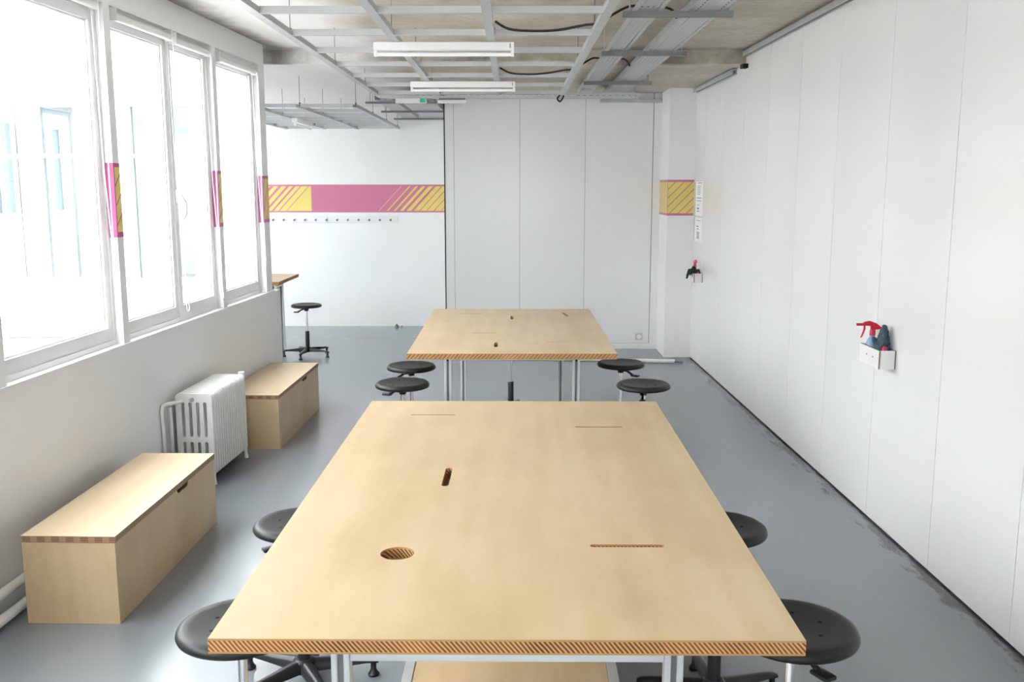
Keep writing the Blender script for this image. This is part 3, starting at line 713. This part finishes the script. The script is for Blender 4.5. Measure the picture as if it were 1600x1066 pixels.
# column: front face and return
mb = MB(); V0, V1 = 1.664, 2.073; v0, v1 = V0+0.026, V1-0.026
fn = lambda u, v, t: (u, 11.2 - t, v)
poly_plate(mb, [(1.795,V0), (2.098,V0), (2.098,V1), (1.795,V1)], fn, 0.0, 0.002, 0)
st = [1.42 + 0.0985*k for k in range(8)]
for p in diag([(a+0.014, a+0.0985) for a in st], 1.797, 2.098, v0, v1, 1.0): poly_plate(mb, p, fn, 0.002, 0.0028, 1)
fn2 = lambda u, v, t: (1.795 - t, u, v)
poly_plate(mb, [(11.198,V0), (11.78,V0), (11.78,V1), (11.198,V1)], fn2, 0.0, 0.002, 0)
for p in diag([(10.85 + 0.11*k, 10.85 + 0.11*k+0.085) for k in range(9)], 11.2, 11.78, v0, v1, 0.9): poly_plate(mb, p, fn2, 0.002, 0.0028, 1)
tag(mb.build('wall_graphic', [M['magenta'], M['yellow']]), 'yellow square with magenta diagonals wrapped round the back right column', 'wall graphic')
# the three window posts
def post_wrap(a, b, V0, V1, depth, lab):
    mb = MB(); e = 0.0015
    fA = lambda u, v, t: W(u, t, v)                       # room face
    fB = lambda u, v, t: (wx(a)+u, a - t, v)              # face towards the camera
    poly_plate(mb, [(a-e,V0), (b,V0), (b,V1), (a-e,V1)], fA, 0.0, e, 0)
    poly_plate(mb, [(-depth,V0), (0,V0), (0,V1), (-depth,V1)], fB, 0.0, e, 0)
    v0, v1 = V0+0.03, V1-0.025
    for p in diag([(a-0.6+0.115*k, a-0.6+0.115*k+0.10) for k in range(9)], a+0.010, b-0.002, v0, v1, 1.0 if b < 8.6 else 0.55): poly_plate(mb, p, fA, e, e+0.0008, 1)
    tag(mb.build('post_graphic', [M['magentad'], M['yellow']]), lab, 'wall graphic', 'magenta wraps on the window posts')
post_wrap(5.71, 5.79, 1.70, 2.135, 0.055, 'magenta wrap with yellow hatching on the post nearest the camera')
post_wrap(7.43, 7.51, 1.69, 2.116, 0.055, 'magenta wrap with yellow hatching on the middle window post')
post_wrap(8.54, 8.70, 1.682, 2.09, 0.055, 'magenta wrap with yellow hatching on the last post at the wall end')

# ================================================================== BACK WALL: COAT PEGS
rack = empty('coat_rack', (-2.52, 13.75, 1.533)); tag(rack, 'white coat peg rail under the magenta band on the back wall', 'coat rack')
for x0, x1 in ((-1.95, -0.10), (-0.095, 0.90)):
    mb = MB(); mb.box(x0, x1, -0.018, 0.0, -0.045, 0.045, bev=0.003); mb.build('board', M['white'], rack)
pg = None
for k in range(17):
    x = 0.80 - k*0.1515
    if pg is None:
        mb = MB(); mb.lathe([(0.0,0.0), (0.010,0.0), (0.009,0.03), (0.015,0.042), (0.0,0.048)], 12, mat=Matrix.Rotation(R(100), 4, 'X')); pg = mb.build('peg', M['galvdark'], rack, smooth=40); pg.location = (x, -0.017, 0)
    else: inst(pg, rack, (x, -0.017, 0))
mb = MB(); mb.lathe([(0.0,0.0), (0.03,0.0), (0.03,0.018), (0.012,0.03), (0.012,0.045), (0.0,0.045)], 16, mat=Matrix.Translation((-1.656, 13.66, 0))); mb.tube([(-1.60,13.66,0.008), (-1.57,13.66,0.014)], 0.008)
tag(mb.build('door_stop', M['galvdark'], smooth=40), 'small dark stopper on the floor at the back wall', 'door stop')
# socket on the partition
so = empty('wall_socket', (1.577, 11.80, 0.155)); tag(so, 'white square socket low on the partition', 'socket')
mb = MB(); mb.box(-0.045, 0.045, -0.020, 0.0, -0.045, 0.045, bev=0.005); mb.build('plate', M['socket'], so)
mb = MB(); mb.lathe([(0.0,0.0), (0.026,0.0), (0.028,0.004), (0.0,0.004)], 20, mat=Matrix.Translation((0,-0.020,0)) @ Matrix.Rotation(R(90), 4, 'X')); mb.build('insert', M['paper'], so, smooth=30)
mb = MB(); mb.tube([(0.10,11.0,0.022), (1.0,10.92,0.022), (1.86,10.80,0.022)], 0.021, 12, 0); mb.tube([(1.86,10.80,0.022), (1.95,10.787,0.016)], [0.016,0.010], 12, 1)
tag(mb.build('floor_conduit', [M['whiteplastic'], M['galvdark']], smooth=50), 'long white tube lying on the floor behind the far table', 'tube')

# ================================================================== PAPERS AND WALL BOXES ON THE RIGHT
def sheet(y0, y1, z0, z1, lab, lines):
    mb = MB(); rseg(mb, y0, y1, 0.0005, 0.0015, z0, z1, 0)
    for (a, b, c, d, k) in lines: rseg(mb, y0+(y1-y0)*a, y0+(y1-y0)*b, 0.0015, 0.0019, z0+(z1-z0)*c, z0+(z1-z0)*d, k)
    tag(mb.build('posted_sheet', [M['paper'], M['ink'], M['inkred']]), lab, 'poster', 'printed sheets on the right wall')
ln = [(0.15,0.75,0.955,0.975,2)] + [(0.35+0.05*(k % 2),0.80,0.86-0.045*k,0.875-0.045*k,1) for k in range(6)] + [(0.2,0.85,0.52,0.54,1), (0.2,0.85,0.44,0.455,1), (0.5,0.8,0.32,0.335,1), (0.5,0.78,0.20,0.25,1), (0.5,0.78,0.13,0.16,1)]
sheet(10.70, 11.10, 1.665, 2.05, 'printed white sheet beside the yellow hatched column', ln)
sheet(10.70, 11.10, 1.38, 1.655, 'lower printed white sheet above the farther wall box', [(0.25,0.85,0.85,0.87,1), (0.5,0.8,0.60,0.64,1), (0.45,0.75,0.50,0.53,1)] + [(0.35,0.72,0.12+0.05*k,0.15+0.05*k,1) for k in range(6)])

def wall_box(y0, Lg, z0, hgt, lab):
    ang = math.atan(0.0124)
    t = empty('wall_box', (rx(y0), y0, z0), ang); tag(t, lab, 'wall box', 'small white wall boxes')
    d = 0.10; p = 0.010      # local: x from -d to 0 (wall), y from 0 to Lg
    mb = MB(); mb.box(-d, -d+p, 0, Lg, 0, hgt, 0); mb.box(-d+0.0001, -d+p-0.0001, -0.0004, 0.0, 0.0005, hgt-0.0005, 1); mb.box(-d+0.0005, -d+p-0.0005, 0.001, Lg-0.001, hgt, hgt+0.0004, 1); fr = mb.build('front', [M['boxwhite'], M['plyedge']], t)
    for y in (0.30, 0.62):
        ms = MB(); ms.lathe([(0.0,0.0), (0.006,0.0), (0.005,0.0015), (0.0,0.002)], 12, mat=Matrix.Translation((-d, Lg*y, hgt*0.55)) @ Matrix.Rotation(R(-90), 4, 'Y')); ms.build('screw', M['galvdark'], fr, smooth=30)
    mb = MB(); mb.box(-p, -0.001, 0, Lg, 0, hgt, 0); mb.box(-p+0.0005, -0.0015, -0.0004, 0.0, 0.0005, hgt-0.0005, 1); mb.box(-p+0.0005, -0.0015, 0.001, Lg-0.001, hgt, hgt+0.0004, 1); mb.build('back', [M['boxwhite'], M['plyedge']], t)
    for y in (0.001, Lg-p):
        mb = MB(); mb.box(-d+p, -p, y, y+p-0.001, 0, hgt, 0); mb.build('end', [M['boxwhite']], t)
    mb = MB(); mb.box(-d+p, -p, p, Lg-p, 0.0, p, 0); mb.build('bottom', M['boxwhite'], t)
    return t
wall_box(5.345, 0.29, 0.975, 0.105, 'white wall box holding a red spray bottle, nearer of two')
wall_box(10.59, 0.27, 0.945, 0.10, 'white wall box with dark gloves, farther of two, below the sheets')

def spray(loc, rz, lab, mb_, scale=1.0):
    t = empty('spray_bottle', loc, rz); t.scale = (scale,)*3; tag(t, lab, 'spray bottle', 'red-headed spray bottles in wall boxes')
    mb = MB(); mb.lathe([(0.0,0.0), (0.033,0.0), (0.036,0.006), (0.036,0.085), (0.031,0.110), (0.016,0.138), (0.0135,0.142), (0.0135,0.158), (0.0,0.158)], 26, 0); mb.build('bottle', mb_, t, smooth=40)
    mb = MB(); mb.lathe([(0.0,0.146), (0.018,0.146), (0.017,0.176), (0.0135,0.184), (0.0,0.184)], 20)
    mb.plate([[(-0.022,0.182), (0.012,0.182), (0.014,0.203), (0.060,0.204), (0.060,0.216), (0.046,0.226), (0.020,0.232), (-0.018,0.219), (-0.048,0.196), (-0.046,0.188)]], -0.0105, 0.0105, 'Y')
    mb.build('spray_head', M['red'], t, smooth=35)
    mb = MB(); mb.tube([(0.056,0,0.2095), (0.080,0,0.2095)], [0.0085,0.0075], 12); mb.box(0.078, 0.094, -0.008, 0.008, 0.202, 0.217, bev=0.002); mb.build('nozzle', M['red'], t, smooth=40)
    mb = MB()
    for i in range(5):
        pass
    mb.tube([(0.048,0,0.206), (0.047,0,0.185), (0.052,0,0.165), (0.060,0,0.142), (0.066,0,0.132)], [0.006,0.0065,0.006,0.005,0.004], 10); mb.build('trigger', M['red'], t, smooth=50)
    return t
spray((2.121, 5.583, 0.987), R(172), 'spray bottle with red trigger head in the nearer wall box', [M['blue']])
spray((rx(10.78, 0.052), 10.775, 0.956), R(-90), 'red-topped spray bottle in the farther wall box', [M['bottle']])

def glove(loc, chains, mat, lab, rz=0.0):
    # limp work glove: palm and five fingers grown as one skin
    mb = MB()
    for pts, rs in chains:
        p2 = []; r2 = []
        for i in range(len(pts)-1):
            for k in range(4):
                f = k/4; p2.append(tuple(pts[i][q]*(1-f)+pts[i+1][q]*f for q in range(3))); r2.append(rs[i]*(1-f)+rs[i+1]*f)
        p2.append(pts[-1]); r2.append(rs[-1]); mb.tube(p2, r2, 10)
        b = bmesh.new(); bmesh.ops.create_uvsphere(b, u_segments=10, v_segments=6, radius=rs[-1]); mb.bm(b, 0, Matrix.Translation(pts[-1]))
        b = bmesh.new(); bmesh.ops.create_uvsphere(b, u_segments=10, v_segments=6, radius=rs[0]); mb.bm(b, 0, Matrix.Translation(pts[0]))
    o = mb.build('work_glove', mat, loc=loc, rz=rz)
    rm = o.modifiers.new('Remesh', 'REMESH'); rm.mode = 'VOXEL'; rm.voxel_size = 0.0035
    sm = o.modifiers.new('Smooth', 'SMOOTH'); sm.iterations = 4; sm.factor = 0.6
    tx = bpy.data.textures.new('crumple', 'CLOUDS'); tx.noise_scale = 0.025
    dm = o.modifiers.new('Displace', 'DISPLACE'); dm.texture = tx; dm.strength = 0.012; dm.mid_level = 0.5; dm.texture_coords = 'LOCAL'
    rm.use_smooth_shade = True; o.scale = (1.10, 1.25, 1.02)
    tag(o, lab, 'glove', 'dark work gloves in the wall boxes'); return o
ch = [([(-0.015,0.0,0.02), (-0.012,0.0,0.08), (-0.002,0.0,0.15), (0.006,0.0,0.215)], [0.026,0.030,0.026,0.015]),
      ([(0.010,0.0,0.02), (0.018,0.005,0.08), (0.018,0.005,0.12), (0.012,0.0,0.19)], [0.022,0.026,0.020,0.015]),
      ([(-0.012,0.01,0.10), (-0.034,0.01,0.125), (-0.046,0.005,0.150)], [0.022,0.016,0.011]),
      ([(0.0,-0.01,0.08), (-0.004,-0.02,0.15), (-0.002,-0.018,0.185)], [0.020,0.014,0.011]),
      ([(0.012,0.02,0.06), (0.008,0.03,0.14), (0.004,0.03,0.19)], [0.020,0.014,0.010])]
glove((rx(5.42, 0.050), 5.425, 0.986), ch, M['cloth'], 'dark blue limp glove standing in the nearer wall box', 0)
ch2 = [([(-0.01,0.0,0.02), (-0.02,0.0,0.09), (-0.035,0.0,0.145)], [0.032,0.036,0.020]),
       ([(-0.03,0.0,0.12), (-0.075,0.0,0.115), (-0.090,0.0,0.07), (-0.100,0.0,0.035)], [0.022,0.018,0.015,0.010]),
       ([(-0.03,0.0,0.10), (-0.066,-0.02,0.10), (-0.070,-0.02,0.072)], [0.02,0.014,0.010]),
       ([(0.012,0.0,0.02), (0.018,0.0,0.08), (0.014,0.0,0.12)], [0.030,0.024,0.014])]
glove((rx(10.68, 0.050), 10.675, 0.956), ch2, M['cloth2'], 'black glove drooping over the edge of the farther wall box', 0)
for y, z, x, lab in ((5.375, 1.075, 0.062, 'red cap peeking over the edge of the nearer wall box'), (10.62, 1.035, 0.05, 'red cap peeking over the edge of the farther wall box')):
    mb = MB(); mb.lathe([(0.0,-0.09), (0.010,-0.09), (0.011,0.0), (0.012,0.015), (0.008,0.026), (0.0,0.028)], 16, mat=Matrix.Rotation(R(12), 4, 'Y')); tag(mb.build('red_cap', M['red'], smooth=40, loc=(rx(y, x), y, z)), lab, 'cap', 'red caps in the wall boxes')

# ================================================================== CEILING GRID
def channel(mb, x0, x1, y0, y1, z0, h, along, t=0.003):
    mb.box(x0, x1, y0, y1, z0, z0+t)
    if along == 'Y':
        mb.box(x0, x0+t, y0, y1, z0+t, z0+h); mb.box(x1-t, x1, y0, y1, z0+t, z0+h)
    else:
        mb.box(x0, x1, y0, y0+t, z0+t, z0+h); mb.box(x0, x1, y1-t, y1, z0+t, z0+h)
def grid(name, rails, ys, y0, y1, z, label, wr_=0.052, hang=True, ceilz=None):
    t = empty(name, ((rails[0]+rails[-1])/2, (y0+y1)/2, z)); tag(t, label, 'ceiling grid', 'bare steel ceiling grids')
    ox, oy, oz = t.location
    for x in rails:
        mb = MB(); channel(mb, x-wr_/2-ox, x+wr_/2-ox, y0-oy, y1-oy, 0, 0.034, 'Y'); mb.build('rail', M['galv'], t)
    proto = {}
    for y in ys:
        for a, b in zip(rails[:-1], rails[1:]):
            key = round(b-a, 4)
            if key not in proto:
                mb = MB(); L = b-a-wr_+0.004; channel(mb, -L/2, L/2, -0.020, 0.020, 0.002, 0.036, 'X'); o = mb.build('cross_bar', M['galv'], t); o.location = ((a+b)/2-ox, y-oy, 0); proto[key] = o
            else: inst(proto[key], t, ((a+b)/2-ox, y-oy, 0))
    # hanger rods up to the slab
    hp = {}
    for x in rails:
        for y in ys[::2]:
            zz = (3.22 if y < 9.0 else 3.10) - z
            key = round(zz, 3)
            if key not in hp:
                mb = MB(); mb.tube([(0,0,0.004), (0,0,zz)], 0.003, 6); mb.box(-0.008, 0.008, -0.010, 0.010, 0.02, 0.055); o = mb.build('hanger', M['galvdark'], t); o.location = (x-ox, y-oy+0.05, 0); hp[key] = o
            else: inst(hp[key], t, (x-ox, y-oy+0.05, 0))
    return t
grid('ceiling_grid', [-1.385, -0.752, -0.135, 0.515], [5.405 + 0.772*k for k in range(-3, 7)], 3.0, 10.12, 2.92, 'bare galvanised ceiling grid hanging over the two tables')
grid('ceiling_grid', [-3.15, -2.62, -2.16, -1.59], [9.98, 10.6, 11.2, 11.8, 12.4, 13.0, 13.6], 9.95, 13.73, 2.785, 'second steel ceiling grid at the back left by the back wall', 0.045)

# ================================================================== LUMINAIRES
def luminaire(x0, x1, y, z, lab, rz=0.0):
    t = empty('strip_light', ((x0+x1)/2, y, z), rz); tag(t, lab, 'ceiling light', 'white strip lights under the ceiling grid'); h = (x1-x0)/2
    mb = MB(); mb.box(-h, h, -0.032, 0.032, 0.016, 0.066, bev=0.003); mb.build('housing', M['lamp'], t)
    for s in (-1, 1):
        mb = MB(); mb.box(min(s*h, s*(h-0.022)), max(s*h, s*(h-0.022)), -0.014, 0.014, -0.022, 0.017, bev=0.003); mb.build('lamp_holder', M['lamp'], t)
    mb = MB(); mb.tube([(-h+0.02,0,-0.008), (h-0.02,0,-0.008)], 0.013, 14); mb.build('tube', M['tube'], t, smooth=50)
    mb = MB(); mb.box(h-0.028, h-0.022, -0.034, -0.031, 0.028, 0.056); mb.build('clip', M['galvdark'], t)
luminaire(-0.893, 0.013, 6.43, 2.850, 'unlit white strip light under the grid, nearer of two')
luminaire(-0.900, 0.029, 8.78, 2.850, 'unlit white strip light under the grid, farther of two')
luminaire(-2.97, -2.07, 11.85, 2.716, 'unlit white strip light under the back left ceiling grid', R(90))

# ================================================================== CABLE TRAYS
def tray(x0, x1, y0, y1, z, lab, rz=0.0, h=0.045, mat=None, grp='galvanised cable trays', smat=None):
    w = (x1-x0)/2; L = (y1-y0)/2
    t = empty('cable_tray', ((x0+x1)/2, (y0+y1)/2, z), rz); tag(t, lab, 'cable tray', grp)
    mb = MB(); mb.box(-w, w, -L, L, 0, 0.002); mb.build('bottom', mat or M['perf'], t)
    for s in (-1, 1):
        mb = MB(); xx = s*w; mb.box(min(xx, xx-s*0.003), max(xx, xx-s*0.003), -L, L, 0.002, h); mb.box(min(xx, xx-s*0.010), max(xx, xx-s*0.010), -L, L, h, h+0.002); mb.build('side', smat or M['galv'], t)
    return t
ta = tray(0.735, 0.885, 3.2, 11.15, 3.018, 'narrow perforated cable tray along the ceiling above the right stools')
tb = tray(1.035, 1.258, 3.2, 11.15, 3.018, 'wide perforated cable tray beside the narrow one')
tc = tray(-0.055, 0.055, 9.0, 11.5, 2.925, 'perforated cable tray crossing in front of the partition top', h=0.055, smat=M['perfside'])
tc.location = (-0.03, 10.55, 2.925); tc.rotation_euler = (0, 0, R(90)); tc.scale = (1, 1.1, 1)
td = tray(-1.50, -1.30, 10.75, 13.70, 2.93, 'cable tray running to the back wall left of the partition, leftmost')
te = tray(-1.22, -0.86, 10.75, 13.70, 2.93, 'wide cable tray running to the back wall tight by the partition')
# ladder of cables lying in the trays
for k, (x, r, y0, y1, lab) in enumerate(((1.09, 0.010, 3.3, 10.9, 'black cable lying along the left edge of the wide tray'), (1.225, 0.008, 3.3, 11.0, 'black cable lying along the right edge of the wide tray'))):
    mb = MB(); mb.tube([(x+0.012*math.sin(i*1.7+k), y0+(y1-y0)*i/14, 3.022+r) for i in range(15)], r, 8); tag(mb.build('cable', M['cable'], smooth=60), lab, 'cable', 'black cables')
# trapeze hangers
def hanger(x0, x1, y, z, rods, lab, top=3.22, h=0.036):
    t = empty('tray_hanger', ((x0+x1)/2, y, z)); tag(t, lab, 'bracket', 'trapeze bars under the trays'); w = (x1-x0)/2
    mb = MB(); channel(mb, -w, w, -0.020, 0.020, -h, h-0.003, 'X'); mb.build('bar', M['galvdark'], t)
    for x in rods:
        mb = MB(); mb.tube([(x-(x0+x1)/2, 0, -h+0.004), (x-(x0+x1)/2, 0, top-z)], 0.005, 8); mb.build('rod', M['galv'], t)
hanger(0.650, 1.295, 5.86, 3.014, (0.69, 1.275), 'trapeze bar under the trays nearest the camera')
hanger(0.680, 1.325, 7.55, 3.014, (0.70, 1.29), 'trapeze bar under the trays, second from the camera')
hanger(0.700, 1.365, 9.67, 3.014, (0.725, 1.33), 'trapeze bar under the trays, third from the camera', 3.10)
hanger(0.700, 1.400, 11.1, 3.014, (0.72, 1.38), 'trapeze bar under the trays, farthest, at the partition', 3.10)
hanger(-1.62, -0.83, 10.9, 2.926, (-1.57, -0.85), 'trapeze bar at the front of the back left trays', 3.10, 0.025)
hanger(-1.62, -0.83, 12.2, 2.926, (-1.57, -0.85), 'trapeze bar at the middle of the back left trays', 3.10, 0.025)
hanger(-1.62, -0.83, 13.5, 2.926, (-1.57, -0.85), 'trapeze bar at the back wall end of the back left trays', 3.10, 0.025)

# emergency light and small lamp under the cross tray
em = empty('exit_light', (-1.075, 10.50, 2.894)); tag(em, 'emergency exit light with a green end under the crossing tray', 'exit light')
mb = MB(); mb.box(-0.165, 0.165, -0.03, 0.03, -0.022, 0.03, bev=0.006); mb.build('body', M['lamp'], em)
mb = MB(); mb.box(0.10, 0.155, -0.033, -0.029, -0.018, 0.026); mb.build('pictogram', M['green'], em)
mb = MB(); mb.box(-0.155, 0.09, -0.033, -0.029, -0.018, 0.022); mb.build('diffuser', M['tube'], em)
sl = empty('batten_light', (-0.637, 10.50, 2.890)); tag(sl, 'short white batten light left of the partition top', 'ceiling light')
mb = MB(); mb.box(-0.155, 0.155, -0.035, 0.035, -0.018, 0.016, bev=0.008); mb.build('body', M['lamp'], sl)
mb = MB(); mb.box(-0.14, 0.14, -0.025, 0.025, 0.016, 0.034); mb.build('bracket', M['galvdark'], sl)
# loose black cables strung between grid and trays
def cable(pts, r, lab):
    P = [Vector(p) for p in pts]; out = []
    for i in range(len(P)-1):
        a, b, c, d = P[max(i-1,0)], P[i], P[i+1], P[min(i+2,len(P)-1)]
        for k in range(5):
            t = k/5; out.append((0.5*((2*b) + (c-a)*t + (2*a-5*b+4*c-d)*t*t + (3*b-a-3*c+d)*t**3))[:])
    out.append(P[-1][:]); mb = MB(); mb.tube(out, r, 8); tag(mb.build('cable', M['cable'], smooth=60), lab, 'cable', 'black cables')
cable([(-0.10,6.05,2.985), (-0.02,6.10,2.950), (0.12,6.11,2.940), (0.28,6.11,2.945), (0.44,6.10,2.972), (0.53,6.08,2.985), (0.70,6.12,3.08), (0.80,6.12,3.085), (0.90,6.13,3.085), (0.98,6.14,3.07), (1.015,6.15,3.02)], 0.008, 'black cable looping from the nearer strip light to the trays')
cable([(-0.10,8.36,2.985), (-0.01,8.42,2.950), (0.15,8.42,2.940), (0.30,8.42,2.950), (0.44,8.41,2.972), (0.53,8.40,2.985), (0.68,8.52,3.08), (0.75,8.52,3.085), (0.90,8.52,3.085), (0.98,8.53,3.07), (1.015,8.54,3.02)], 0.008, 'black cable looping from the farther strip light to the trays')
cable([(0.50,10.1,2.965), (0.53,10.15,2.92), (0.50,10.25,2.87), (0.47,10.22,2.90), (0.52,10.3,2.955)], 0.009, 'knot of black cable hanging off the grid end')
